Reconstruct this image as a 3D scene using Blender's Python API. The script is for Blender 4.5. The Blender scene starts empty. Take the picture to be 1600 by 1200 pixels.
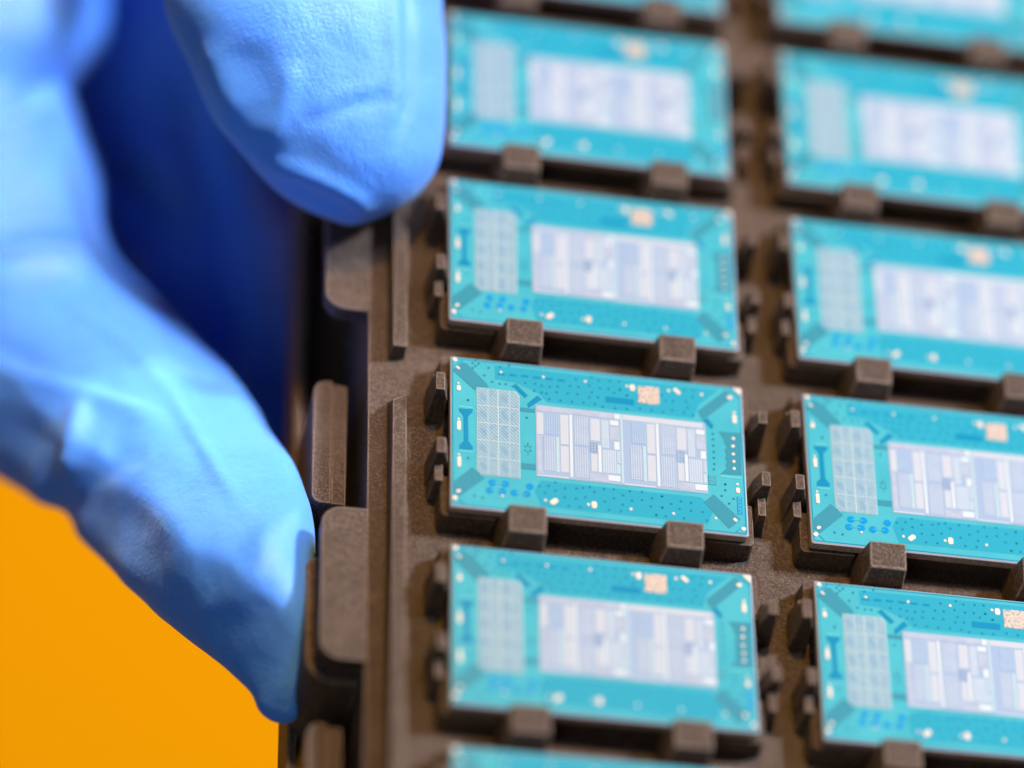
# Close-up: a gloved hand holding a tray of chip packages.  1 Blender unit = 1 cm.
import bpy, bmesh, math, random
import numpy as np
from mathutils import Vector, Matrix, noise

sc = bpy.context.scene
sc.unit_settings.system = 'METRIC'
sc.unit_settings.scale_length = 0.01
rnd = random.Random(7)

# ------------------------------------------------------------------ camera
CAM_M = [[0.9809544,-0.0110861,0.1939213],[-0.1048927,0.8100445,0.5769102],[-0.1634805,-0.5862636,0.7934539]]
CAM_T = [-0.586394,0.274365,-39.88048]
CAM_F = 6551.687
CORE = (0.8182,-1.2901,2.4733,-0.4686)
CORE_BLOCKS = [('p',0.8292,-0.8081,0.8933,-0.5566),('h',0.8315,-1.2614,0.8769,-0.8195),('b',0.9035,-0.7964,1.0446,-0.5509),('d',0.89,-1.2163,1.0063,-0.8233),('c',1.0145,-1.2227,1.043,-0.8187),('p',1.0564,-0.8958,1.1352,-0.5537),('w',1.1455,-1.2615,1.1723,-0.5406),('p',1.0547,-1.2153,1.1327,-0.9184),('d',1.1915,-0.8862,1.3298,-0.5514),('d',1.1873,-1.2607,1.3276,-0.9151),('p',1.3476,-0.817,1.4396,-0.5614),('g',1.339,-0.9533,1.4117,-0.8333),('w',1.4181,-1.1705,1.4484,-0.8655),('p',1.3483,-1.1725,1.4083,-0.9701),('l',1.4519,-0.8875,1.5258,-0.563),('w',1.5378,-0.6123,1.6216,-0.5573),('h',1.5361,-0.7859,1.6281,-0.6268),('w',1.575,-0.8933,1.6265,-0.8015),('l',1.4573,-1.1735,1.59,-0.9071),('l',1.5995,-1.0511,1.6315,-0.9078),('c',1.5954,-1.1688,1.6284,-1.0629),('h',1.3354,-1.2755,1.5037,-1.1889),('w',1.5094,-1.2569,1.626,-1.1923),('w',0.8248,-1.2821,1.1276,-1.2715),('b',1.7425,-0.7964,1.8836,-0.5509),('d',1.729,-1.2163,1.8453,-0.8233),('c',1.8535,-1.2227,1.882,-0.8187),('p',1.8954,-0.8958,1.9742,-0.5537),('w',1.9845,-1.2615,2.0113,-0.5406),('p',1.8937,-1.2153,1.9717,-0.9184),('d',2.0305,-0.8862,2.1688,-0.5514),('d',2.0263,-1.2607,2.1666,-0.9151),('p',2.1866,-0.817,2.2786,-0.5614),('g',2.178,-0.9533,2.2507,-0.8333),('w',2.2571,-1.1705,2.2874,-0.8655),('p',2.1873,-1.1725,2.2473,-0.9701),('l',2.2909,-0.8875,2.3648,-0.563),('w',2.3768,-0.6123,2.4606,-0.5573),('h',2.3751,-0.7859,2.4653,-0.6268),('w',2.414,-0.8933,2.4653,-0.8015),('l',2.2963,-1.1735,2.429,-0.9071),('l',2.4385,-1.0511,2.4653,-0.9078),('c',2.4344,-1.1688,2.4653,-1.0629),('h',2.1744,-1.2755,2.3427,-1.1889),('w',2.3484,-1.2569,2.465,-1.1923),('w',1.6638,-1.2821,1.9666,-1.2715),('c',1.6397,-1.2708,1.6613,-0.4766),('h',0.8262,-0.5366,1.5797,-0.4766),('w',1.5847,-0.5366,1.6357,-0.4766),('p',1.6653,-0.5366,2.4433,-0.4766)]
MEM = (0.254,-1.3389,0.6659,-0.3423)
BARS = [[(0.1133,-0.0649),(0.1566,-0.0705),(0.3471,-0.2788),(0.3715,-0.3243),(0.2602,-0.3312),(0.2414,-0.3822),(0.0263,-0.1741),(0.0326,-0.1508)],[(0.2086,-1.2639),(0.3265,-1.3801),(0.2898,-1.4136),(0.0887,-1.6116),(0.0344,-1.575),(0.0348,-1.4449)],[(2.6879,-0.0514),(2.7338,-0.0856),(2.7307,-0.1595),(2.4941,-0.3991),(2.4459,-0.4278),(2.4023,-0.3372)],[(2.5243,-1.2858),(2.7738,-1.5398),(2.7249,-1.5964),(2.6602,-1.6621),(2.4274,-1.3852)]]
BARS_DEEP = [[(0.6322,-0.2493),(0.7514,-0.3726),(0.717,-0.4032),(0.6192,-0.296),(0.5884,-0.285)],[(0.8415,-0.3573),(0.8842,-0.4004),(0.7776,-0.4925),(0.7526,-0.5143),(0.7409,-0.4673)],[(2.4938,-0.4082),(2.5564,-0.4902),(2.5358,-0.5339),(2.4487,-0.4364)],[(0.0803,-0.6077),(0.2155,-0.6015),(0.2122,-0.639),(0.1782,-0.673),(0.1689,-0.6964),(0.1736,-0.9759),(0.213,-1.0296),(0.2128,-1.0663),(0.0847,-1.0713),(0.0879,-1.0233),(0.1278,-0.9816),(0.1259,-0.7019),(0.1169,-0.6734),(0.0863,-0.6403)],[(2.6041,-0.5515),(2.8337,-0.5412),(2.8148,-0.6145),(2.8088,-1.0307),(2.5995,-1.0417),(2.6681,-0.9669),(2.654,-0.9317),(2.6712,-0.8926),(2.6543,-0.8503),(2.6715,-0.811),(2.6547,-0.7649),(2.6753,-0.7214),(2.6555,-0.6718),(2.6483,-0.6206)]]
RECTS = [(0.6722,-0.5638,0.8137,-0.5194),(0.6764,-1.2252,0.8163,-1.1585),(1.5055,-0.349,1.7816,-0.2831),(2.7478,-1.486,2.7978,-1.2842),(2.48,-1.1797,2.5534,-1.0712)]
LINES = [(0.0804,-0.5763,0.2156,-0.5757),(0.0846,-1.0956,0.2126,-1.0969),(2.5986,-1.064,2.8073,-1.0639)]
DISCS = [(0.3992,-1.4183,0.037),(0.5209,-1.4179,0.037),(0.3741,-1.5082,0.037),(0.4926,-1.5046,0.037),(0.6081,-1.5086,0.037),(0.7268,-1.505,0.037),(0.7555,-1.4182,0.037)]
GOLD_DOTS = [(0.0453,-0.0399,0.0267),(0.0433,-1.6315,0.0286),(2.8,-1.6454,0.0267),(0.0783,-0.3136,0.0112),(0.0799,-0.7299,0.0124),(0.0814,-1.1375,0.013),(2.7621,-0.3101,0.0168),(2.7602,-1.1434,0.0149),(0.4908,-0.1324,0.0155),(0.9008,-0.1355,0.0155),(1.3092,-0.133,0.0161),(1.7157,-0.1354,0.0161),(2.1236,-0.1356,0.018),(2.4476,-0.1392,0.0186),(0.4921,-1.5552,0.0143),(0.9028,-1.5544,0.0161),(1.3119,-1.5532,0.0161),(1.7192,-1.5553,0.0168),(2.1279,-1.5559,0.0155),(2.5349,-1.5576,0.0155),(2.7425,-0.6162,0.0186),(2.7355,-0.7065,0.0199),(2.7346,-0.7995,0.018),(2.7372,-0.8844,0.018),(2.7368,-0.9658,0.018)]
GOLD_PILLS = [(0.0812,-0.3693,0.0373,0.0613,0),(0.0826,-0.8034,0.0342,0.1073,0),(0.0841,-1.2174,0.0342,0.1149,0),(2.7619,-0.3854,0.0404,0.0996,0),(2.7634,-1.2127,0.0373,0.0613,0),(1.7686,-0.1474,0.0497,0.0728,0),(1.367,-1.5501,0.0497,0.0766,0),(2.7253,-0.1375,0.0497,0.0383,0),(0.0747,-0.1325,0.0435,0.0199,-40),(0.0768,-1.5518,0.0435,0.0307,35),(2.7237,-1.5531,0.0435,0.0307,-40),(2.2055,-0.1326,0.0807,0.0383,-45),(0.985,-1.5603,0.0839,0.0498,42)]
TRI = [(2.7555,-0.0237),(2.8379,-0.0206),(2.8344,-0.1007)]
CODE = (1.8229,-0.3172,2.0297,-0.114)
VIAS = [(0.8186,-0.2252),(0.8836,-0.2393),(0.9613,-0.2405),(1.0393,-0.2267),(1.158,-0.2038),(1.2422,-0.2042),(1.3488,-0.1753),(1.4515,-0.1922),(1.5359,-0.1888),(1.6455,-0.186),(1.219,-0.1168),(1.3699,-0.0745),(1.4411,-0.103),(1.5508,-0.0964),(1.6386,-0.0925),(0.8112,-0.3087),(0.8824,-0.3183),(0.9289,-0.3235),(1.0287,-0.2957),(1.1376,-0.2929),(1.231,-0.2921),(1.3721,-0.2514),(1.3457,-0.3149),(1.4301,-0.304),(1.5911,-0.2307),(1.7127,-0.2451),(0.9558,-0.3875),(1.0644,-0.3885),(1.1761,-0.3891),(1.2881,-0.386),(1.4001,-0.3866),(1.4744,-0.4071),(1.5989,-0.4098),(1.7083,-0.4034),(1.8401,-0.379),(1.9492,-0.3876),(2.0586,-0.3924),(2.1536,-0.3615),(2.2693,-0.3692),(2.3563,-0.3919),(2.0913,-0.2567),(2.1667,-0.2545),(2.2927,-0.2421),(2.358,-0.1771),(2.0588,-0.1968),(2.2852,-0.1034),(2.309,-0.3115),(2.3735,-0.0995),(1.7158,-0.2447),(1.6486,-0.1856),(0.2436,-0.0252),(0.2155,-0.0591),(0.2744,-0.0589),(0.2432,-0.0894),(0.2151,-0.1194),(0.3702,-0.0954),(0.4821,-0.0694),(0.5693,-0.0429),(0.3292,-0.191),(0.4029,-0.2565),(0.4771,-0.2694),(0.5359,-0.2656),(0.1699,-0.4996),(0.7255,-0.226),(0.8488,-1.4013),(0.9353,-1.3862),(1.001,-1.3418),(0.9011,-1.4719),(1.0009,-1.4353),(1.0933,-1.3968),(1.2007,-1.3836),(1.2639,-1.3687),(1.3301,-1.3533),(1.4658,-1.3576),(1.5605,-1.3506),(1.7142,-1.35),(1.8314,-1.3448),(1.3749,-1.4051),(1.6488,-1.408),(1.0876,-1.499),(1.1945,-1.4996),(1.283,-1.4752),(1.5593,-1.4534),(1.732,-1.4551),(1.8301,-1.4377),(1.9274,-1.4041),(2.0231,-1.3733),(1.47,-1.4996),(1.6421,-1.515),(1.9113,-1.5005),(2.0228,-1.5006),(1.124,-1.5922),(1.2347,-1.5897),(1.5099,-1.5898),(1.6209,-1.5899),(1.9622,-1.5922),(2.0232,-1.3724),(2.2041,-1.405),(2.1113,-1.4469),(2.3028,-1.4098),(2.0221,-1.4998),(2.1886,-1.4942),(2.2981,-1.5027),(2.4093,-1.5016),(1.9606,-1.592),(2.0528,-1.5939),(2.227,-1.5932),(2.4489,-1.5919),(2.6426,-1.1578),(2.6397,-1.2256),(2.6027,-1.2945),(2.7173,-1.3135),(2.6725,-1.3737),(2.5432,-0.5872),(2.5439,-0.6503),(2.5448,-0.7222),(2.5451,-0.7963),(2.5428,-0.8644),(2.5441,-0.9364),(2.5383,-0.998),(2.6438,-1.1578),(0.228,-1.5874),(0.3067,-1.5995),(0.7355,-0.6318),(0.1699,-0.4996),(0.1696,-1.1667)]
DASHES = [(0.4906,-0.1565),(0.6054,-0.1513),(0.7203,-0.1477),(0.8384,-0.1489),(0.9566,-0.1486),(1.0749,-0.1506)]
# creases of the glove: outline points (picture pixels at building time, applied to the real surface), width, height, depth range
FOLDS = [
 # index finger
 ([(70, 435), (180, 530), (265, 620), (330, 720), (380, 800)], 11, .045, 38, 44.5),
 ([(-20, 395), (60, 375), (135, 388)], 11, -.09, 40, 46),
 ([(-20, 352), (50, 338), (110, 348)], 10, -.07, 40, 46),
 ([(-20, 372), (60, 357), (130, 362)], 11, .05, 40, 46),
 ([(-20, 420), (70, 402), (160, 420)], 18, .07, 40, 46),
 ([(-30, 190), (40, 165), (120, 120)], 20, -.12, 40, 47),
 ([(-30, 215), (50, 190), (125, 150)], 24, .15, 40, 47),
 ([(112, 744), (162, 762), (212, 756), (250, 788), (281, 838), (290, 880), (325, 940), (375, 930), (425, 870), (437, 825)], 32, .05, 37, 45),
 ([(-20, 568), (62, 594), (125, 616), (206, 644), (270, 668)], 15, .06, 37, 45),
 ([(-20, 535), (37, 560), (75, 578)], 17, -.06, 37, 45),
 ([(150, 590), (200, 618), (240, 630)], 15, -.03, 37, 45),
 ([(131, 620), (114, 681), (112, 745)], 17, .10, 37, 46),
 ([(-20, 660), (40, 680), (75, 690)], 50, -.05, 37, 46),
 ([(160, 690), (195, 715), (230, 730)], 30, -.035, 37, 45),
 ([(150, 800), (210, 830), (280, 920), (330, 990)], 50, -.015, 37, 46),
 ([(350, 600), (420, 690), (450, 780)], 30, .03, 37, 44),
 ([(480, 760), (460, 800), (420, 830), (400, 880)], 22, .03, 36, 42),
 # fingers folded away behind
 ([(290, 120), (330, 300), (338, 450), (350, 680)], 28, -.28, 43.5, 49),
 ([(140, 260), (240, 310), (330, 390)], 24, -.22, 43.5, 49),
 ([(200, 200), (250, 270), (300, 300)], 35, .14, 43.5, 49),
 ([(210, 420), (270, 480), (300, 560)], 45, .18, 43.5, 49),
 ([(400, 420), (405, 520), (410, 640)], 30, .14, 43, 49),
 # thumb
 ([(638, -60), (640, 60), (640, 150), (622, 230)], 9, -.045, 36, 42),
 ([(612, -60), (618, 60), (625, 140), (610, 190)], 16, .03, 36, 42),
 ([(470, 196), (530, 168), (590, 152), (622, 165)], 17, -.03, 36, 42),
 ([(480, 178), (540, 150), (600, 138)], 18, .02, 36, 42),
 ([(455, 90), (445, 160), (425, 235)], 20, .05, 36, 42),
 ([(395, 60), (400, 130), (410, 200)], 40, -.035, 36, 42),
 ([(415, 252), (470, 270), (530, 300), (585, 338)], 16, .06, 36, 42),
 ([(440, 285), (500, 315), (560, 342)], 20, -.05, 36, 42.5),
 ([(330, 60), (345, 120), (380, 190)], 22, .04, 36, 42),
]
CM = np.array(CAM_M); CT = np.array(CAM_T); CPOS = -CM.T @ CT
cam_data = bpy.data.cameras.new('camera')
cam = bpy.data.objects.new('camera', cam_data)
sc.collection.objects.link(cam); sc.camera = cam
mw = Matrix.Identity(4)
for i in range(3):
    for j in range(3): mw[i][j] = CM[j][i]
    mw[i][3] = CPOS[i]
cam.matrix_world = mw
cam_data.sensor_fit = 'HORIZONTAL'; cam_data.sensor_width = 36.0
cam_data.lens = CAM_F / 1600 * 36.0
cam_data.clip_start = 1.0; cam_data.clip_end = 1000
cam_data.dof.use_dof = True
cam_data.dof.focus_distance = 39.55
cam_data.dof.aperture_fstop = cam_data.lens * 1e-3 / (2 * 1.3)

# ------------------------------------------------------------------ world and lamps
w = bpy.data.worlds.new('World'); sc.world = w; w.use_nodes = True
bg = w.node_tree.nodes['Background']
bg.inputs[0].default_value = (0.30, 0.28, 0.52, 1); bg.inputs[1].default_value = 0.05

def area(name, direction, dist, size, power, color, target=(0.5, -0.5, 0), size_y=None):
    l = bpy.data.lights.new(name, 'AREA'); l.energy = power; l.color = color
    l.shape = 'RECTANGLE' if size_y else 'DISK'; l.size = size
    if size_y: l.size_y = size_y
    o = bpy.data.objects.new(name, l); sc.collection.objects.link(o)
    d = Vector(direction).normalized()
    o.location = Vector(target) + d * dist
    o.rotation_euler = (-d).to_track_quat('-Z', 'Y').to_euler()
    return o
area('cool_key_lamp', (0.21, 0.20, 0.957), 70, 10, 15000, (0.82, 0.87, 1.0))
area('cool_side_lamp', (0.66, 0.25, 0.71), 70, 8, 94000, (0.76, 0.84, 1.0))
area('warm_top_lamp', (0.0, 0.30, 0.95), 70, 6, 48000, (1.0, 0.58, 0.12))
area('soft_fill_light', (-0.40, -0.70, 0.59), 70, 40, 8500, (0.84, 0.92, 0.88), target=(-2, 0, -1))  # added fill without a known source, lifts the shaded fingers and the gap
# added narrow beam, no known source, to brighten the index finger along its length
def finger_fill_strip(a, b, d, dist, width, power, color, spread):
    a, b, d = Vector(a), Vector(b), Vector(d).normalized()
    l = bpy.data.lights.new('finger_fill_strip', 'AREA'); l.energy = power; l.color = color
    l.shape = 'RECTANGLE'; l.size = width; l.size_y = (b - a).length; l.spread = math.radians(spread)
    y = (b - a); y = (y - d * y.dot(d)).normalized(); x = y.cross(d)
    o = bpy.data.objects.new('finger_fill_strip', l); sc.collection.objects.link(o)
    mt = Matrix((x, y, d)).transposed().to_4x4(); mt.translation = (a + b) / 2 + d * dist; o.matrix_world = mt
finger_fill_strip((-1.95, -1.7, -1.3), (-4.9, 7.5, -3.0), (0.12, 0.15, 0.98), 28, 2.4, 132, (0.82, 0.86, 1.0), 7)
sc.view_settings.view_transform = 'Standard'; sc.view_settings.look = 'None'
sc.view_settings.exposure = 0.0; sc.view_settings.gamma = 1.0
sc.view_settings.use_curve_mapping = False
sc.render.engine = 'CYCLES'
sc.cycles.use_denoising = True
sc.cycles.max_bounces = 8

# ------------------------------------------------------------------ materials
def material(name):
    m = bpy.data.materials.new(name); m.use_nodes = True
    nt = m.node_tree; return m, nt, nt.nodes['Principled BSDF']
def node(nt, typ, **kw):
    n = nt.nodes.new(typ)
    for k, v in kw.items():
        if k.startswith('i_'): n.inputs[k[2:].replace('_', ' ')].default_value = v
        else: setattr(n, k, v)
    return n
def mixcol(nt, fac, a, b):
    n = nt.nodes.new('ShaderNodeMix'); n.data_type = 'RGBA'
    for s, v in ((0, fac), (6, a), (7, b)):
        if hasattr(v, 'node'): nt.links.new(v, n.inputs[s])
        elif isinstance(v, tuple): n.inputs[s].default_value = v + (1,) if len(v) == 3 else v
        else: n.inputs[s].default_value = v
    return n.outputs[2]
def noise_tex(nt, scale, detail=3, rough=.55, coord=None):
    n = node(nt, 'ShaderNodeTexNoise'); n.inputs['Scale'].default_value = scale
    n.inputs['Detail'].default_value = detail; n.inputs['Roughness'].default_value = rough
    if coord is not None: nt.links.new(coord, n.inputs['Vector'])
    return n.outputs['Fac']
def ramp(nt, fac, lo, hi, a=0.0, b=1.0):
    n = node(nt, 'ShaderNodeMapRange'); n.inputs[1].default_value = lo; n.inputs[2].default_value = hi
    n.inputs[3].default_value = a; n.inputs[4].default_value = b
    nt.links.new(fac, n.inputs[0]); return n.outputs[0]
def bump(nt, p, h, strength, dist, prev=None):
    n = node(nt, 'ShaderNodeBump'); n.inputs['Strength'].default_value = strength
    n.inputs['Distance'].default_value = dist
    nt.links.new(h, n.inputs['Height'])
    if prev is not None: nt.links.new(prev, n.inputs['Normal'])
    nt.links.new(n.outputs[0], p.inputs['Normal']); return n.outputs[0]
def objcoord(nt): return node(nt, 'ShaderNodeTexCoord').outputs['Object']
def worldcoord(nt): return node(nt, 'ShaderNodeNewGeometry').outputs['Position']

def mat_tray(name='tray_plastic', worn=0.0):
    m, nt, p = material(name)
    c = worldcoord(nt)
    big = noise_tex(nt, 1.3, 3, .6, c); fine = noise_tex(nt, 42, 4, .75, c); mid = noise_tex(nt, 20, 5, .72, c)
    col = mixcol(nt, ramp(nt, big, .3, .7), (0.058, 0.031, 0.018), (0.094, 0.058, 0.040))
    col = mixcol(nt, ramp(nt, fine, .48, .70, 0, .75), col, (0.30, 0.205, 0.15))
    col = mixcol(nt, ramp(nt, mid, .48, .66, 0, .75), col, (0.028, 0.017, 0.011))
    scuff = noise_tex(nt, 4.5, 5, .7, c)
    col = mixcol(nt, ramp(nt, scuff, .56, .70, 0, .55), col, (0.17, 0.115, 0.085))
    if worn: col = mixcol(nt, ramp(nt, mid, .35, .6, .25, worn), col, (0.34, 0.245, 0.195))
    nt.links.new(col, p.inputs['Base Color'])
    nt.links.new(ramp(nt, fine, .3, .7, .60, .38), p.inputs['Roughness'])
    p.inputs['Specular IOR Level'].default_value = .5
    b1 = bump(nt, p, fine, .9, .03)
    bump(nt, p, mid, .75, .05, b1)
    return m
def mat_flat(name, col, rough=.45, metallic=0, spec=.5, var=0.0, scale=20):
    m, nt, p = material(name)
    p.inputs['Roughness'].default_value = rough; p.inputs['Metallic'].default_value = metallic
    p.inputs['Specular IOR Level'].default_value = spec
    if var:
        c = objcoord(nt); n = noise_tex(nt, scale, 4, .6, c)
        lo = tuple(v * (1 - var) for v in col); hi = tuple(min(1, v * (1 + var)) for v in col)
        nt.links.new(mixcol(nt, ramp(nt, n, .3, .7), lo, hi), p.inputs['Base Color'])
    else: p.inputs['Base Color'].default_value = col + (1,)
    return m
def mat_mask():
    # solder mask: teal, with the denser copper planes under it showing as slightly deeper areas
    m, nt, p = material('solder_mask')
    c = objcoord(nt); n = noise_tex(nt, 60, 3, .7, c); n2 = noise_tex(nt, 1.4, 3, .6, node(nt, 'ShaderNodeNewGeometry').outputs['Position'])
    col = mixcol(nt, ramp(nt, n2, .38, .62), (0.034, 0.272, 0.352), (0.046, 0.302, 0.375))
    col = mixcol(nt, ramp(nt, n, .35, .7, 0, .3), col, (0.065, 0.34, 0.38))
    nt.links.new(col, p.inputs['Base Color'])
    p.inputs['Roughness'].default_value = .2; p.inputs['Specular IOR Level'].default_value = .3
    bump(nt, p, n, .03, .003)
    return m
def mat_bumps(name, base, dark, mode, period, amount):
    """contact bumps: a dot or line lattice, period in cm"""
    m, nt, p = material(name)
    c = objcoord(nt); sep = node(nt, 'ShaderNodeSeparateXYZ'); nt.links.new(c, sep.inputs[0])
    def mth(op, a, b=None):
        n = node(nt, 'ShaderNodeMath', operation=op)
        for i, v in enumerate((a, b)):
            if v is None: continue
            if hasattr(v, 'node'): nt.links.new(v, n.inputs[i])
            else: n.inputs[i].default_value = v
        return n.outputs[0]
    k = 2 * math.pi / period
    x, y = sep.outputs[0], sep.outputs[1]
    if mode == 'dots':   f = mth('MULTIPLY', mth('SINE', mth('MULTIPLY', x, k)), mth('SINE', mth('MULTIPLY', y, k)))
    elif mode == 'vert': f = mth('ADD', mth('SINE', mth('MULTIPLY', x, k)), mth('MULTIPLY', mth('SINE', mth('MULTIPLY', y, k * .8)), .5))
    elif mode == 'grid': f = mth('MINIMUM', mth('SINE', mth('MULTIPLY', x, k)), mth('SINE', mth('MULTIPLY', y, k)))
    else:                f = mth('SINE', mth('MULTIPLY', mth('ADD', x, y), k * .75))
    n = noise_tex(nt, 7, 3, .6, c)
    fac = mth('MULTIPLY', ramp(nt, f, -.7, .9, 1, 0), mth('MULTIPLY', ramp(nt, n, .3, .7, .55, 1.2), amount))
    nt.links.new(mixcol(nt, fac, base, dark), p.inputs['Base Color'])
    p.inputs['Roughness'].default_value = .5; p.inputs['Specular IOR Level'].default_value = .2
    bump(nt, p, f, .15, .004)
    return m
def mat_memory():
    m, nt, p = material('memory_bumps')
    c = objcoord(nt); sep = node(nt, 'ShaderNodeSeparateXYZ'); nt.links.new(c, sep.inputs[0])
    a = node(nt, 'ShaderNodeMath', operation='ADD'); nt.links.new(sep.outputs[0], a.inputs[0]); nt.links.new(sep.outputs[1], a.inputs[1])
    s = node(nt, 'ShaderNodeMath', operation='MULTIPLY'); nt.links.new(a.outputs[0], s.inputs[0]); s.inputs[1].default_value = 2 * math.pi / .040
    f = node(nt, 'ShaderNodeMath', operation='SINE'); nt.links.new(s.outputs[0], f.inputs[0])
    n = noise_tex(nt, 16, 3, .6, c)
    col = mixcol(nt, ramp(nt, f.outputs[0], -.6, .8, .85, 0), (0.22, 0.32, 0.37), (0.11, 0.22, 0.32))
    col = mixcol(nt, ramp(nt, n, .52, .66, 0, .6), col, (0.10, 0.22, 0.33))
    def mth(op, a, b):
        n_ = node(nt, 'ShaderNodeMath', operation=op)
        for i_, v_ in enumerate((a, b)):
            if hasattr(v_, 'node'): nt.links.new(v_, n_.inputs[i_])
            else: n_.inputs[i_].default_value = v_
        return n_.outputs[0]
    cw, ch = (MEM[2] - MEM[0]) / 2, (MEM[3] - MEM[1]) / 5
    fx = mth('FRACT', mth('DIVIDE', mth('SUBTRACT', sep.outputs[0], MEM[0]), cw), 0); fy = mth('FRACT', mth('DIVIDE', mth('SUBTRACT', sep.outputs[1], MEM[1]), ch), 0)
    dx = mth('MULTIPLY', mth('SUBTRACT', fx, .30), 1.2); dy = mth('SUBTRACT', fy, mth('SUBTRACT', .72, mth('MULTIPLY', fx, .8)))
    rr = mth('ADD', mth('MULTIPLY', dx, dx), mth('MULTIPLY', dy, dy))
    col = mixcol(nt, ramp(nt, rr, 0.015, .07, .5, 0), col, (0.08, 0.20, 0.32))
    col = mixcol(nt, ramp(nt, mth('ABSOLUTE', mth('SUBTRACT', fx, .52), 0), .02, .06, .5, 0), col, (0.26, 0.36, 0.40))
    nt.links.new(col, p.inputs['Base Color']); p.inputs['Roughness'].default_value = .5; p.inputs['Specular IOR Level'].default_value = .2
    bump(nt, p, f.outputs[0], .15, .004)
    return m
def mat_glove():
    m, nt, p = material('blue_nitrile')
    c = worldcoord(nt)
    n = noise_tex(nt, 26, 4, .65, c); n1 = noise_tex(nt, 9, 3, .6, c); n2 = noise_tex(nt, 1.2, 2, .5, c)
    col = mixcol(nt, ramp(nt, n2, .3, .7), (0.055, 0.262, 1.0), (0.08, 0.305, 1.0))
    col = mixcol(nt, ramp(nt, n, .4, .7, 0, .3), col, (0.12, 0.355, 1.0))
    nt.links.new(col, p.inputs['Base Color'])
    p.inputs['Roughness'].default_value = .54; p.inputs['Specular IOR Level'].default_value = .6
    p.inputs['Sheen Weight'].default_value = .35; p.inputs['Sheen Roughness'].default_value = .5
    p.inputs['Sheen Tint'].default_value = (.6, .8, 1, 1)
    p.inputs['Subsurface Weight'].default_value = .28; p.inputs['Subsurface Radius'].default_value = (.06, .22, .6)
    p.inputs['Subsurface Scale'].default_value = .5
    n3 = noise_tex(nt, 3.2, 4, .6, c)
    wv = node(nt, 'ShaderNodeTexWave', bands_direction='DIAGONAL'); wv.inputs['Scale'].default_value = .55; wv.inputs['Distortion'].default_value = 9; wv.inputs['Detail'].default_value = 3; wv.inputs['Detail Scale'].default_value = 1.4
    nt.links.new(c, wv.inputs['Vector'])
    b = bump(nt, p, n, .26, .035)
    b = bump(nt, p, n1, .16, .05, b)
    b = bump(nt, p, n3, .10, .12, b)
    bump(nt, p, wv.outputs['Fac'], .05, .12, b)
    return m
TRAY = mat_tray(); WORN = mat_tray('tray_plastic_worn_edge', .75); MASK = mat_mask(); GLOVE = mat_glove(); MEMB = mat_memory()
EDGE = mat_flat('laminate_edge', (0.34, 0.25, 0.22), .5, var=.35, scale=30)
EDGE_LIT = mat_flat('laminate_lip_lit', (0.42, 0.41, 0.50), .35)  # pale lavender: light caught by the bevel, painted into its colour
GOLD = mat_flat('gold_pad', (0.54, 0.46, 0.42), .35, .1, var=.08, scale=60)
def mat_patch():
    m, nt, p = material('gold_patch')
    c = objcoord(nt); n = noise_tex(nt, 36, 4, .75, c); n2 = noise_tex(nt, 70, 2, .6, c)
    col = mixcol(nt, ramp(nt, n2, .35, .65), (0.40, 0.27, 0.21), (0.50, 0.38, 0.32))
    nt.links.new(mixcol(nt, ramp(nt, n, .50, .55, 0, .9), col, (0.08, 0.20, 0.25)), p.inputs['Base Color'])
    p.inputs['Roughness'].default_value = .4; return m
CODEM = mat_patch()
BAR = mat_flat('copper_plane_under_mask', (0.028, 0.185, 0.255), .22, spec=.3)
DEEP = mat_flat('copper_trace_under_mask', (0.002, 0.165, 0.31), .22, spec=.3)
DISC = mat_flat('blue_test_pad', (0.0, 0.20, 0.45), .22, spec=.3)
VIA = mat_flat('via_cap', (0.004, 0.135, 0.235), .25, spec=.3)
LIGHT_LINE = mat_flat('pale_mask_line', (0.08, 0.37, 0.42), .25, spec=.3)
PLANE = mat_flat('copper_pour_under_mask', (0.018, 0.247, 0.352), .2, spec=.3, var=.05, scale=40)
FIELD = mat_flat('contact_field_base', (0.20, 0.28, 0.41), .4, spec=.2)
FIELD_M = mat_flat('memory_field_base', (0.29, 0.39, 0.43), .4, spec=.2)
STY = {'p': mat_bumps('bumps_pink_white', (0.345, 0.380, 0.436), (0.289, 0.325, 0.407), 'dots', .020, .5),
       'w': mat_flat('bumps_white', (0.385, 0.443, 0.482), .5, spec=.2),
       'c': mat_bumps('bumps_cyan_white', (0.281, 0.397, 0.446), (0.249, 0.370, 0.436), 'dots', .022, .5),
       'd': mat_bumps('bumps_lavender', (0.281, 0.343, 0.427), (0.177, 0.244, 0.381), 'vert', .0225, .8),
       'l': mat_bumps('bumps_pale_lavender', (0.304, 0.370, 0.446), (0.225, 0.298, 0.407), 'vert', .0225, .7),
       'b': mat_bumps('bumps_blue', (0.232, 0.316, 0.427), (0.137, 0.226, 0.381), 'vert', .0225, .8),
       'h': mat_bumps('bumps_hatched', (0.337, 0.389, 0.454), (0.137, 0.180, 0.325), 'diag', .024, .8),
       'g': mat_bumps('bumps_grid', (0.265, 0.335, 0.418), (0.095, 0.162, 0.308), 'grid', .030, 1.0)}
ORANGE = mat_flat('orange_card', (0.95, 0.385, 0.0), .9, spec=.05)

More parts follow.
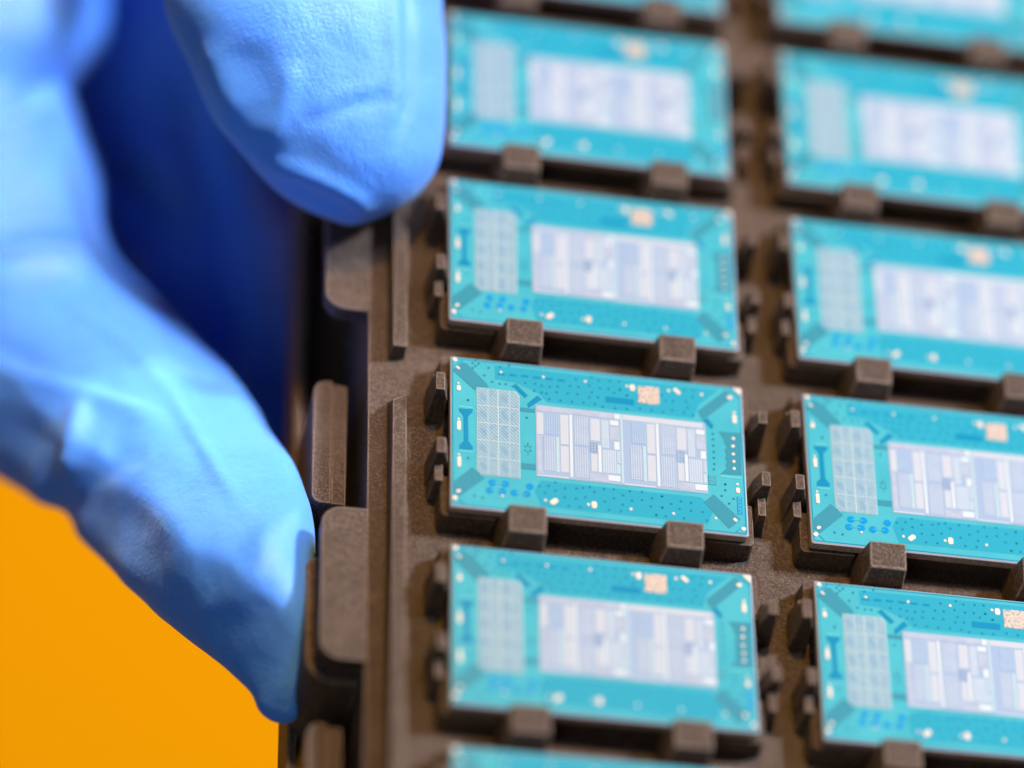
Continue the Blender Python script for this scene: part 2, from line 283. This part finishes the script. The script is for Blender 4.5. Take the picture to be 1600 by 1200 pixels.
# ------------------------------------------------------------------ helpers
def link(o, parent=None):
    sc.collection.objects.link(o)
    if parent: o.parent = parent
    return o
def empty(name, loc=(0, 0, 0)):
    o = bpy.data.objects.new(name, None); o.location = loc; o.empty_display_size = .3
    return link(o)
def tag(o, label, cat, group=None):
    o['label'] = label; o['category'] = cat
    if group: o['group'] = group
    return o
def mesh_from_bm(name, bm, mat, smooth=False):
    bmesh.ops.recalc_face_normals(bm, faces=bm.faces)
    me = bpy.data.meshes.new(name); bm.to_mesh(me); bm.free()
    for m in (mat if isinstance(mat, (list, tuple)) else [TRAY, WORN] if mat is TRAY else [mat]): me.materials.append(m)
    if smooth:
        for f in me.polygons: f.use_smooth = True
    return me
def obj(name, me, parent=None, loc=None):
    o = bpy.data.objects.new(name, me)
    if loc: o.location = loc
    return link(o, parent)
def add_prism(bm, poly, z0, z1, shrink=None):
    a = [bm.verts.new((x, y, z0)) for x, y in poly]
    tp = shrink or poly
    b = [bm.verts.new((x, y, z1)) for x, y in tp]
    n = len(poly)
    fs = [bm.faces.new(b), bm.faces.new(a[::-1])]
    for i in range(n): fs.append(bm.faces.new((a[i], a[(i + 1) % n], b[(i + 1) % n], b[i])))
    return fs
def rect_poly(x0, y0, x1, y1): return [(x0, y0), (x1, y0), (x1, y1), (x0, y1)]
def round_poly(pts, radii, n=6):
    """pts: corner list (counter-clockwise or not); radii per corner"""
    out = []; N = len(pts)
    for i, p in enumerate(pts):
        r = radii[i] if isinstance(radii, (list, tuple)) else radii
        P = Vector(p); A = Vector(pts[i - 1]); B = Vector(pts[(i + 1) % N])
        if r <= 0: out.append(tuple(P)); continue
        u = (A - P).normalized(); v = (B - P).normalized()
        ang = u.angle(v); t = r / math.tan(ang / 2)
        c = P + (u + v).normalized() * (r / math.sin(ang / 2))
        a0 = P + u * t - c; b0 = P + v * t - c
        th = a0.angle_signed(b0) if False else math.atan2(a0.x * b0.y - a0.y * b0.x, a0.dot(b0))
        for k in range(n + 1):
            q = th * k / n; cs, sn = math.cos(q), math.sin(q)
            out.append((c.x + a0.x * cs - a0.y * sn, c.y + a0.x * sn + a0.y * cs))
    return out
def bevel_bm(bm, off, seg=2, ang=.5):
    es = [e for e in bm.edges if len(e.link_faces) == 2 and e.calc_face_angle(0) > ang]
    bmesh.ops.bevel(bm, geom=es, offset=off, segments=seg, affect='EDGES', profile=.6, clamp_overlap=True, material=1)
def prism_mesh(name, poly, z0, z1, mat, bev=0, seg=2, shrink=None):
    bm = bmesh.new(); add_prism(bm, poly, z0, z1, shrink)
    bmesh.ops.recalc_face_normals(bm, faces=bm.faces)
    if bev: bevel_bm(bm, bev, seg)
    return mesh_from_bm(name, bm, mat)
def circle(x, y, r, n=20): return [(x + r * math.cos(2 * math.pi * i / n), y + r * math.sin(2 * math.pi * i / n)) for i in range(n)]
def pill_poly(x, y, w_, h_, deg):
    r = min(w_, h_) * .42; pts = round_poly([(-w_ / 2, -h_ / 2), (w_ / 2, -h_ / 2), (w_ / 2, h_ / 2), (-w_ / 2, h_ / 2)], r, 4)
    a = math.radians(deg); c, s = math.cos(a), math.sin(a)
    return [(x + px * c - py * s, y + px * s + py * c) for px, py in pts]

W, H = 2.85, 1.7254          # chip package
PX, PY = 3.4483, 2.156       # pocket pitch
TH = 0.10                    # package thickness
ZF = -0.36                   # tray floor
ZR = -0.115                  # ledge the package rests on

# ------------------------------------------------------------------ backdrop
fw = Vector(CM.T @ np.array([0, 0, -1.0]))
def ray(x, y, depth):
    return CM.T @ (np.array([(x - 800) / CAM_F * depth, -(y - 600) / CAM_F * depth, -depth]) - CT)
bm = bmesh.new(); s = 45
N = 24
grid = [[bm.verts.new(((i / N - .5) * 2 * s, (j / N - .5) * 2 * s, .4 * math.sin(i * .5) * math.cos(j * .35))) for i in range(N + 1)] for j in range(N + 1)]
for j in range(N):
    for i in range(N): bm.faces.new((grid[j][i], grid[j][i + 1], grid[j + 1][i + 1], grid[j + 1][i]))
bd = obj('backdrop', mesh_from_bm('backdrop', bm, ORANGE, True))
bmat = mw.to_3x3().to_4x4(); bmat.translation = Vector(ray(250, 900, 82)); bd.matrix_world = bmat
bd['kind'] = 'structure'; bd['label'] = 'plain orange surface far below the tray'

# ------------------------------------------------------------------ tray
tray = empty('component_tray', (0, 0, ZF))
tag(tray, 'dark brown moulded plastic tray holding rows of teal chip packages', 'tray')
def tpart(name, me, loc=(0, 0, 0)):
    o = obj(name, me, tray); o.location = Vector(loc) - Vector((0, 0, ZF)); return o
X0, X1, Y0, Y1 = -0.73, 7.0, -6.2, 9.0
tpart('deck', prism_mesh('deck', rect_poly(X0, Y0, X1, Y1), ZF - 1.85, ZF, TRAY, .015, 2))
tab_me = prism_mesh('edge_tab', round_poly([(-1.15, -1.67), (X0 + .03, -1.67), (X0 + .03, 0), (-1.15, 0)], [.2, 0, 0, .2], 8), ZF - .2, ZF - .004, TRAY, .014, 2)
for y in (2.37, -1.61, 6.35): tpart('edge_tab', tab_me, (0, y, 0))
def rail(y0, y1):
    return prism_mesh('rail', rect_poly(-.545, y0, -.38, y1), ZF - .01, ZF + .21, TRAY, .012, 2,
                      [(-.525, y0 + .01), (-.392, y0 + .01), (-.392, y1 - .04), (-.525, y1 - .12)])
for y0, y1 in ((.15, 4.0), (-5.9, -.36), (4.5, 8.8)): tpart('rail', rail(y0, y1))
# outer skirt: flange along the foot of the tray, its upturned lip and the stacking blocks in the notches
tpart('base_flange', prism_mesh('base_flange', rect_poly(-1.22, Y0, X0 + .02, Y1), ZF - 2.0, ZF - 1.8, TRAY, .03, 2))
tpart('flange_lip', prism_mesh('flange_lip', rect_poly(-1.235, Y0 + .01, -1.14, Y1 - .01), ZF - 2.01, ZF - 1.38, TRAY, .03, 2))
def blk(y0, y1):
    bm = bmesh.new()
    add_prism(bm, round_poly([(-1.19, y0), (-1.01, y0), (-1.01, y1), (-1.19, y1)], [.1, 0, 0, .14], 6), ZF - 1.82, ZF - .42)
    add_prism(bm, rect_poly(-1.0, y0 + .02, -.86, y1 - .02), ZF - 1.82, ZF - .46)
    bmesh.ops.recalc_face_normals(bm, faces=bm.faces); bevel_bm(bm, .015, 2)
    return mesh_from_bm('stacking_block', bm, TRAY)
for y0, y1 in ((-1.30, .12), (-5.4, -3.72), (3.0, 4.3)): tpart('stacking_block', blk(y0, y1))
foot = prism_mesh('tab_foot', round_poly([(-1.24, -3.36), (X0, -3.36), (X0, -2.0), (-1.24, -2.0)], [.28, 0, 0, .1], 8), ZF - 1.82, ZF - .30, TRAY, .03, 2)
tpart('tab_foot', foot)

# pocket: pedestal with corner ledges, and six retaining posts
m = .072
ped_pts = [(-m, -H - m * .45), (.46, -H - m * .45), (.46, -H + .10), (2.44, -H + .10), (2.44, -H - m * .45), (W + m, -H - m * .45),
           (W + m, -1.30), (W - .10, -1.30), (W - .10, -.42), (W + m, -.42), (W + m, m), (2.44, m), (2.44, -.10), (.46, -.10), (.46, m), (-m, m),
           (-m, -.30), (.10, -.30), (.10, -1.32), (-m, -1.32)]
rr = [.05 if i in (0, 5, 10, 15) else .015 for i in range(len(ped_pts))]
base = [(x + (0.02 if x > W / 2 else -0.02), y + (0.02 if y > -H / 2 else -.02)) for x, y in ped_pts]
ped_me = prism_mesh('pedestal', round_poly(base, rr, 4), ZF - .02, ZR, TRAY, .008, 1, round_poly(ped_pts, rr, 4))
def south_post():
    bm = bmesh.new()
    lo = [(-.05, -.365), (.37, -.365), (.37, 0.0), (-.07, 0.0)]
    z = [(lo, ZF - .02), ([(-.03, -.33), (.365, -.33), (.365, 0.0), (-.045, 0.0)], -.06), ([(0, -.272), (.352, -.272), (.352, -.005), (0, -.005)], .125)]
    rings = [[bm.verts.new((x, y, zz)) for x, y in p] for p, zz in z]
    rings[2][2].co.z = rings[2][3].co.z = .165
    for a, b in zip(rings, rings[1:]):
        for i in range(4): bm.faces.new((a[i], a[(i + 1) % 4], b[(i + 1) % 4], b[i]))
    bm.faces.new(rings[-1]); bm.faces.new(rings[0][::-1])
    bmesh.ops.recalc_face_normals(bm, faces=bm.faces); bevel_bm(bm, .018, 3)
    return mesh_from_bm('retaining_post', bm, TRAY)
def side_post(y0, y1, step, sx):
    """sx = -1: stands west of the package (inner side faces +x); 0 at the outer top edge"""
    bm = bmesh.new()
    def blockp(ya, yb, zt, xo, xi, xb):
        pr = [(xo - .035, ZF - .02), (xb + .02, ZF - .02), (xb, -.03), (xi, zt), (xo, zt)]
        if zt < 0: pr = [(xo - .035, ZF - .02), (xi + .02, ZF - .02), (xi, zt), (xo, zt)]
        ring = lambda y, d: [bm.verts.new((-sx * x, y - (0 if z > ZF else d), z)) for x, z in pr]
        A, B = ring(ya, .05), ring(yb, -.02)
        n = len(pr)
        for i in range(n): bm.faces.new((A[i], A[(i + 1) % n], B[(i + 1) % n], B[i]))
        bm.faces.new(A[::-1]); bm.faces.new(B)
    blockp(y0, y1, .125, 0, .085, .135)
    if step: blockp(step[0], step[1], -.055, .012, .088, .1)
    bmesh.ops.recalc_face_normals(bm, faces=bm.faces); bevel_bm(bm, .010, 2)
    return mesh_from_bm('retaining_post', bm, TRAY)
SP = south_post()
WU = side_post(-.50, -.30, (-.34, -.20), -1); WL = side_post(-1.22, -1.05, (-1.415, -1.20), -1)
EU = side_post(-.50, -.36, (-.40, -.25), 1); EL = side_post(-1.22, -1.06, (-1.44, -1.20), 1)
POSTS = [(SP, (.524, -H - .022)), (SP, (2.02, -H - .022)), (WU, (-.16, 0)), (WL, (-.152, 0)), (EU, (3.052, 0)), (EL, (3.052, 0))]
for c in (0, 1):
    for r in range(-4, 3):
        if r == -4: continue
        ped = tpart('pedestal', ped_me, (c * PX, -r * PY, 0))
        for me, (x, y) in POSTS:
            o = obj('retaining_post', me, ped); o.location = (x, y, 0)

# ------------------------------------------------------------------ chip package
def build_chip():
    root = empty('chip_package', (0, 0, -TH))
    def part(name, me, parent=root, loc=(0, 0, TH)):
        o = obj(name, me, parent); o.location = loc; return o
    out = round_poly(rect_poly(0, -H, W, 0), .025, 3)
    ins = round_poly(rect_poly(.012, -H + .012, W - .012, -.012), .02, 3)
    bm = bmesh.new()
    rings = [[bm.verts.new((x, y, z)) for x, y in p] for p, z in ((out, -TH), (out, -.062), (out, -.012), (ins, 0))]
    n = len(out)
    for k, (a, b) in enumerate(zip(rings, rings[1:])):
        for i in range(n):
            f = bm.faces.new((a[i], a[(i + 1) % n], b[(i + 1) % n], b[i])); f.material_index = (1, 1, 2)[k]
    bm.faces.new(rings[-1]).material_index = 0; bm.faces.new(rings[0][::-1]).material_index = 1
    sub = part('substrate', mesh_from_bm('substrate', bm, [MASK, EDGE, EDGE_LIT]))
    # dark outline that runs round the edge and cuts the corners
    bm = bmesh.new()
    def strip(a, b, wd):
        a, b = Vector(a), Vector(b); d = (b - a).normalized(); nrm = Vector((-d.y, d.x)) * wd / 2
        add_prism(bm, [tuple(a - nrm), tuple(b - nrm), tuple(b + nrm), tuple(a + nrm)], .0005, .0022)
    e = .024
    for a, b in (((e, -e), (W - e, -e)), ((e, -H + e), (W - e, -H + e)), ((e, -H + e + .008), (e, -e - .008)), ((W - e, -H + e + .008), (W - e, -e - .008))): strip(a, b, .008)
    for cx, cy, sx, sy in ((0, 0, 1, -1), (W, 0, -1, -1), (0, -H, 1, 1), (W, -H, -1, 1)):
        strip((cx + sx * .035, cy + sy * .125), (cx + sx * .125, cy + sy * .035), .008)
    part('border_line', mesh_from_bm('border_line', bm, DEEP))
    for poly in ([(.43, -.06), (2.62, -.06), (2.42, -.26), (2.36, -.425), (.93, -.425), (.85, -.33), (.62, -.23), (.43, -.22)],
                 [(.86, -1.335), (2.40, -1.335), (2.52, -1.46), (2.46, -1.63), (.86, -1.63), (.80, -1.45)]):
        part('copper_pour', prism_mesh('copper_pour', poly, .0001, .0009, PLANE))
    for poly in BARS: part('copper_bar', prism_mesh('copper_bar', poly, .0004, .0026, BAR))
    for i, poly in enumerate(BARS_DEEP): part('copper_trace', prism_mesh('copper_trace', poly, .0004, .0030, BAR if i == 4 else DEEP))
    for i, r in enumerate(RECTS): part('copper_bar', prism_mesh('copper_bar', rect_poly(*r), .0004, .0026, (BAR, BAR, DEEP, DISC, BAR)[i]))
    bm = bmesh.new()
    for x0, y0, x1, y1 in ((.080, -.592, .2155, -.574), (.0846, -1.104, .2126, -1.088), (2.5986, -1.079, 2.8073, -1.058)): add_prism(bm, rect_poly(x0, y0, x1, y1), .0004, .0028)
    for k in range(5):   # comb beside the core field
        add_prism(bm, rect_poly(2.484, -1.170 + k * .021, 2.548, -1.162 + k * .021), .0030, .0040)
    pl_ = part('pale_line', mesh_from_bm('pale_line', bm, LIGHT_LINE)); pl_['kind'] = 'stuff'
    for x, y, r in DISCS: part('test_pad', prism_mesh('test_pad', circle(x, y, r, 22), .0004, .0030, DISC))
    for a, b in ((0, 1), (2, 3), (4, 5)):
        xa, ya, _ = DISCS[a]; xb, yb, _ = DISCS[b]
        part('link_line', prism_mesh('link_line', rect_poly(xa + .005, (ya + yb) / 2 - .003, xb - .005, (ya + yb) / 2 + .003), .0034, .0042, LIGHT_LINE))
    for x, y in DASHES: part('dash_mark', prism_mesh('dash_mark', rect_poly(x - .036, y - .011, x + .036, y + .011), .0004, .0026, DEEP))
    bm = bmesh.new()
    for x, y in VIAS: add_prism(bm, circle(x, y, .0125, 10), .0004, .0024)
    v = part('via_caps', mesh_from_bm('via_caps', bm, VIA)); v['kind'] = 'stuff'
    # small emblem between the two fields
    bm = bmesh.new(); ex, ey = .742, -.99
    for k in range(9):
        a = 2 * math.pi * k / 9; add_prism(bm, circle(ex + .022 * math.cos(a), ey + .036 * math.sin(a), .007, 6), .0004, .0024)
    for dx, dy in ((0, .065), (0, .05), (-.03, .03), (.03, .03), (-.03, -.02), (.03, -.02), (0, -.062)): add_prism(bm, circle(ex + dx, ey + dy, .008, 6), .0004, .0022)
    part('emblem', mesh_from_bm('emblem', bm, BAR))['kind'] = 'stuff'
    # gold
    for x, y, r in GOLD_DOTS: part('gold_pad', prism_mesh('gold_pad', circle(x, y, r * .84, 16), .0005, .0050, GOLD))
    for q in GOLD_PILLS: part('gold_pad', prism_mesh('gold_pad', pill_poly(*q), .0005, .0052, GOLD))
    part('gold_pad', prism_mesh('gold_pad', TRI, .0005, .0050, GOLD))
    part('gold_patch', prism_mesh('gold_patch', rect_poly(*CODE), .0005, .0050, CODEM))
    # lettering running down the right edge: XXXXV
    x0, y0, x1, y1 = RECTS[3]
    bm = bmesh.new(); n = 5; hgt = (y1 - y0) / n; xl, xr = x0 + .009, x1 - .009
    def stroke(a, b, wd=.005):
        a, b = Vector(a), Vector(b); d = (b - a).normalized(); nn = Vector((-d.y, d.x)) * wd / 2
        return [tuple(a - nn), tuple(b - nn), tuple(b + nn), tuple(a + nn)]
    for k in range(n):
        yt = y1 - k * hgt - .005; yb = yt - hgt + .009
        if k < 4:
            add_prism(bm, stroke((xl, yt), (xr, yb)), .0030, .0042); add_prism(bm, stroke((xl, yb), (xr, yt)), .0031, .0043)
        else:
            add_prism(bm, stroke((xr, yt), (xl, (yt + yb) / 2)), .0030, .0042); add_prism(bm, stroke((xl, (yt + yb) / 2), (xr, yb)), .0031, .0043)
    part('lettering', mesh_from_bm('lettering', bm, LIGHT_LINE))['kind'] = 'stuff'
    # memory field: 2 x 5 cells
    x0, y0, x1, y1 = MEM
    f = part('contact_field', prism_mesh('contact_field', [(x0, y0 + .05), (x0 + .04, y0), (x1, y0), (x1, y1 - .05), (x1 - .035, y1), (x0, y1)], .0004, .0030, FIELD_M))
    cw, chh = (x1 - x0) / 2, (y1 - y0) / 5
    for i in range(2):
        for j in range(5):
            a, b = x0 + i * cw + .006, y0 + j * chh + .005
            a1, b1 = a + cw - .012, b + chh - .010
            poly = rect_poly(a, b, a1, b1)
            if i == 0 and j == 0: poly = [(a, b1), (a, b + .05), (a + .04, b), (a1, b), (a1, b1)]
            if i == 1 and j == 4: poly = [(a, b), (a1, b), (a1, b1 - .05), (a1 - .04, b1), (a, b1)]
            o = obj('bump_block', prism_mesh('bump_block', poly, .0030, .0044, MEMB), f)
    # core field
    f = part('contact_field', prism_mesh('contact_field', rect_poly(*CORE), .0004, .0030, FIELD))
    for kind, a, b, c_, d in CORE_BLOCKS:
        o = obj('bump_block', prism_mesh('bump_block', rect_poly(a, b, c_, d), .0030, .0046, STY[kind]), f)
    return root
def copy_tree(o, parent=None):
    c = o.copy(); sc.collection.objects.link(c); c.parent = parent
    for ch in list(o.children): copy_tree(ch, c)
    return c
CHIPS = {
 (0, -3): 'teal chip package in the left column, cut off by the top edge of the picture',
 (0, -2): 'blurred teal chip package directly right of the gloved thumb',
 (0, -1): 'teal chip package in the left column just below the thumb tip, above the sharp one',
 (0, 0): 'sharpest teal chip package, centre of the left column, every gold pad crisp',
 (0, 1): 'softly blurred teal chip package below the sharp one in the left column',
 (0, 2): 'teal chip package at the bottom edge of the picture, only its top strip showing',
 (1, -3): 'very blurred teal chip package in the top right corner, only its lower half showing',
 (1, -2): 'blurred teal chip package second from the top in the right column',
 (1, -1): 'slightly blurred teal chip package, third from the top in the right column',
 (1, 0): 'teal chip package in the right column, level with and right of the sharp central one',
 (1, 1): 'sharp teal chip package at the lower right corner, cut off by the right edge'}
chip0 = build_chip()
for k, ((c, r), lab) in enumerate(CHIPS.items()):
    o = chip0 if k == 0 else copy_tree(chip0)
    jx, jy, ja = (rnd.uniform(-.006, .006), rnd.uniform(-.006, .006), rnd.uniform(-.15, .15))
    o.location = (c * PX + jx, -r * PY + jy, -TH)
    o.rotation_euler.z = math.radians(ja)
    tag(o, lab, 'chip', 'chip packages in the tray pockets')

# ------------------------------------------------------------------ gloved hand
def catmull(P, per=6):
    P = [np.array(p, float) for p in P]; out = []
    for i in range(len(P) - 1):
        p0 = P[max(i - 1, 0)]; p1 = P[i]; p2 = P[i + 1]; p3 = P[min(i + 2, len(P) - 1)]
        for k in range(per):
            t = k / per
            out.append(.5 * ((2 * p1) + (-p0 + p2) * t + (2 * p0 - 5 * p1 + 4 * p2 - p3) * t * t + (-p0 + 3 * p1 - 3 * p2 + p3) * t ** 3))
    out.append(P[-1]); return out
FWD = CM.T @ np.array([0, 0, -1.0])
def front(x, p):
    """front half of a section whose crest lies off-centre: a long lit slope on one side, a steep one on the other"""
    e = math.sqrt(max(0, 1 - x * x))
    if x < -p: g = max(0, (x + 1) / (1 - p)) ** .8
    else: g = 1 - (1 - (1 - x) / (1 + p)) ** 2.2
    return .72 * g + .28 * e
def tube(bm, st, p=None, n=56, per=6):
    """st: (ax, ay, bx, by, depth, thickness ratio) - the two outline points of the digit at that station"""
    rings = []
    for ax, ay, bx, by, d, kk in catmull(st, per):
        A, B = ray(ax, ay, d), ray(bx, by, d); C = (A + B) / 2; U = (A - B) / 2; V = FWD * np.linalg.norm(U) * kk
        wgt = 0 if p is None else min(1, max(0, ((ay + by) / 2 - 380) / 250))
        ring = []
        for i in range(n):
            q = 2 * math.pi * i / n; c, s_ = math.cos(q), math.sin(q)
            if s_ < 0 and wgt > 0: s_ = (1 - wgt) * s_ - wgt * front(c, p - .8 * min(1, max(0, ((ay + by) / 2 - 830) / 230))) * 1.08
            ring.append(bm.verts.new(Vector(C + U * c + V * s_)))
        rings.append(ring)
    for a, b in zip(rings, rings[1:]):
        for i in range(n): bm.faces.new((a[i], a[(i + 1) % n], b[(i + 1) % n], b[i]))
    bm.faces.new(rings[0]); bm.faces.new(rings[-1][::-1])
THUMB = [(660, -800, 60, -800, 45.0, .8), (680, -500, 170, -500, 43.0, .85), (690, -200, 240, -200, 41.4, .88), (695, 0, 258, 0, 41.0, .86), (701, 100, 297, 100, 40.85, .84), (698, 185, 338, 190, 40.75, .82),
         (688, 252, 395, 258, 40.7, .86), (655, 300, 440, 305, 40.72, .98), (615, 330, 485, 332, 40.75, 1.2), (580, 345, 520, 346, 40.75, 1.5), (560, 352, 542, 352, 40.75, 2)]
INDEX = [(120, -500, -300, -500, 46.0, .9), (150, -200, -250, -200, 45.6, .9), (172, 0, -205, 0, 45.1, .92), (160, 75, -205, 85, 44.9, .92), (108, 140, -205, 150, 44.7, .92), (125, 195, -200, 230, 44.5, .93), (150, 260, -195, 330, 44.2, .95), (160, 375, -170, 560, 43.5, .95),
         (228, 452, -60, 705, 42.7, .95), (342, 572, 50, 783, 41.7, .92), (364, 597, 103, 802, 41.4, .92), (380, 616, 119, 836, 41.2, .92), (402, 642, 142, 860, 40.9, .92), (452, 706, 195, 915, 40.15, .9), (480, 778, 272, 985, 39.6, .88), (492, 862, 345, 1045, 39.3, .85), (494, 935, 392, 1082, 39.15, .82),
         (493, 1030, 402, 1110, 39.1, .9), (486, 1088, 422, 1126, 39.1, 1.0), (470, 1118, 444, 1130, 39.1, 1.3)]
MIDDLE = [(480, -500, 60, -500, 47.4, .8), (440, -200, 30, -200, 47.6, .8), (430, 50, 40, 60, 47.6, .8), (435, 250, 60, 330, 47.0, .85), (480, 400, 190, 600, 45.8, .9), (580, 560, 330, 760, 44.6, .9), (640, 700, 420, 860, 43.6, .85), (650, 800, 500, 900, 43.2, .9), (630, 860, 560, 905, 43.1, 1.3)]
RING = [(720, -500, 400, -500, 48.3, .9), (700, -100, 380, -100, 49, .9), (700, 200, 380, 260, 48.6, .9), (760, 400, 420, 560, 47.4, .9), (850, 540, 600, 740, 46, .9), (880, 680, 720, 790, 45.2, .9), (870, 740, 790, 790, 45, 1.2)]
PALM = [(760, -1500, -150, -1500, 46.2, .35), (800, -1100, -280, -1100, 46.0, .42), (780, -700, -330, -700, 46.3, .40), (720, -380, -270, -380, 46.8, .36), (600, -200, -180, -200, 47.2, .26)]
bm = bmesh.new()
for st, sk in ((THUMB, None), (INDEX, .22), (MIDDLE, None), (RING, None), (PALM, None)): tube(bm, st, sk)
hand_me = mesh_from_bm('gloved_hand', bm, GLOVE)
tmp = bpy.data.objects.new('hand_tmp', hand_me); sc.collection.objects.link(tmp)
md = tmp.modifiers.new('remesh', 'REMESH'); md.mode = 'VOXEL'; md.voxel_size = .045
md = tmp.modifiers.new('smooth', 'SMOOTH'); md.factor = .5; md.iterations = 9
dg = bpy.context.evaluated_depsgraph_get()
hm = bpy.data.meshes.new_from_object(tmp.evaluated_get(dg)); hm.name = 'gloved_hand'
bpy.data.objects.remove(tmp)
nv = len(hm.vertices)
co = np.empty(nv * 3, np.float32); hm.vertices.foreach_get('co', co); co = co.reshape(-1, 3).astype(float)
nr = np.empty(nv * 3, np.float32); hm.vertex_normals.foreach_get('vector', nr); nr = nr.reshape(-1, 3).astype(float)
q = co @ CM.T + CT; dep = -q[:, 2]
px = np.stack([800 + CAM_F * q[:, 0] / dep, 600 - CAM_F * q[:, 1] / dep], 1)
facing = np.clip(-(nr @ FWD) * 1.6 + .25, 0, 1)
disp = np.zeros(nv)
def fold(pts, width, amp, dmin=0, dmax=99, sharp=2.0):
    """a crease or ridge of the glove that follows a line on the skin"""
    P = np.array(pts, float); best = np.full(nv, 1e9); along = np.zeros(nv)
    seg = np.linalg.norm(P[1:] - P[:-1], axis=1); tot = seg.sum(); acc = 0
    for i in range(len(P) - 1):
        a, b = P[i], P[i + 1]; ab = b - a
        t = np.clip(((px - a) @ ab) / (ab @ ab), 0, 1)
        d = np.linalg.norm(px - (a + t[:, None] * ab), axis=1)
        mk = d < best; best[mk] = d[mk]; along[mk] = (acc + t[mk] * seg[i]) / tot; acc += seg[i]
    taper = np.clip(np.minimum(along, 1 - along) * 5, 0.0, 1); taper = .15 + .85 * taper
    disp[:] += amp * np.exp(-(best / width) ** sharp) * taper * facing * ((dep > dmin) & (dep < dmax))
for F in FOLDS: fold(*F)
# slack in the glove: broad lumps and fine crumple, stronger on the index finger than on the thumb
amp = np.where(dep > 41.3, .06, .035)
def vnoise(P, seed):
    g = np.random.RandomState(seed).uniform(-1, 1, (64, 64, 64))
    I = np.floor(P).astype(int); F = P - I; F = F * F * (3 - 2 * F); r = 0
    for a in (0, 1):
        for b in (0, 1):
            for c in (0, 1):
                wgt = (F[:, 0] if a else 1 - F[:, 0]) * (F[:, 1] if b else 1 - F[:, 1]) * (F[:, 2] if c else 1 - F[:, 2])
                r = r + wgt * g[(I[:, 0] + a) % 64, (I[:, 1] + b) % 64, (I[:, 2] + c) % 64]
    return r
disp += amp * vnoise(co * .9 + 31.3, 1) + .020 * vnoise(co * 2.3 + 17.7, 2) + .004 * vnoise(co * 5.1 + 9.1, 3)
co2 = co + nr * disp[:, None]
hm.vertices.foreach_set('co', co2.astype(np.float32).ravel()); hm.update()
for f in hm.polygons: f.use_smooth = True
org = Vector(ray(250, -1100, 46))
hm.transform(Matrix.Translation(-org))
hm.materials.clear(); hm.materials.append(GLOVE)
hand = obj('gloved_hand', hm, None, org)
tag(hand, 'hand in a wrinkled blue nitrile glove, gripping the left edge of the tray', 'hand')
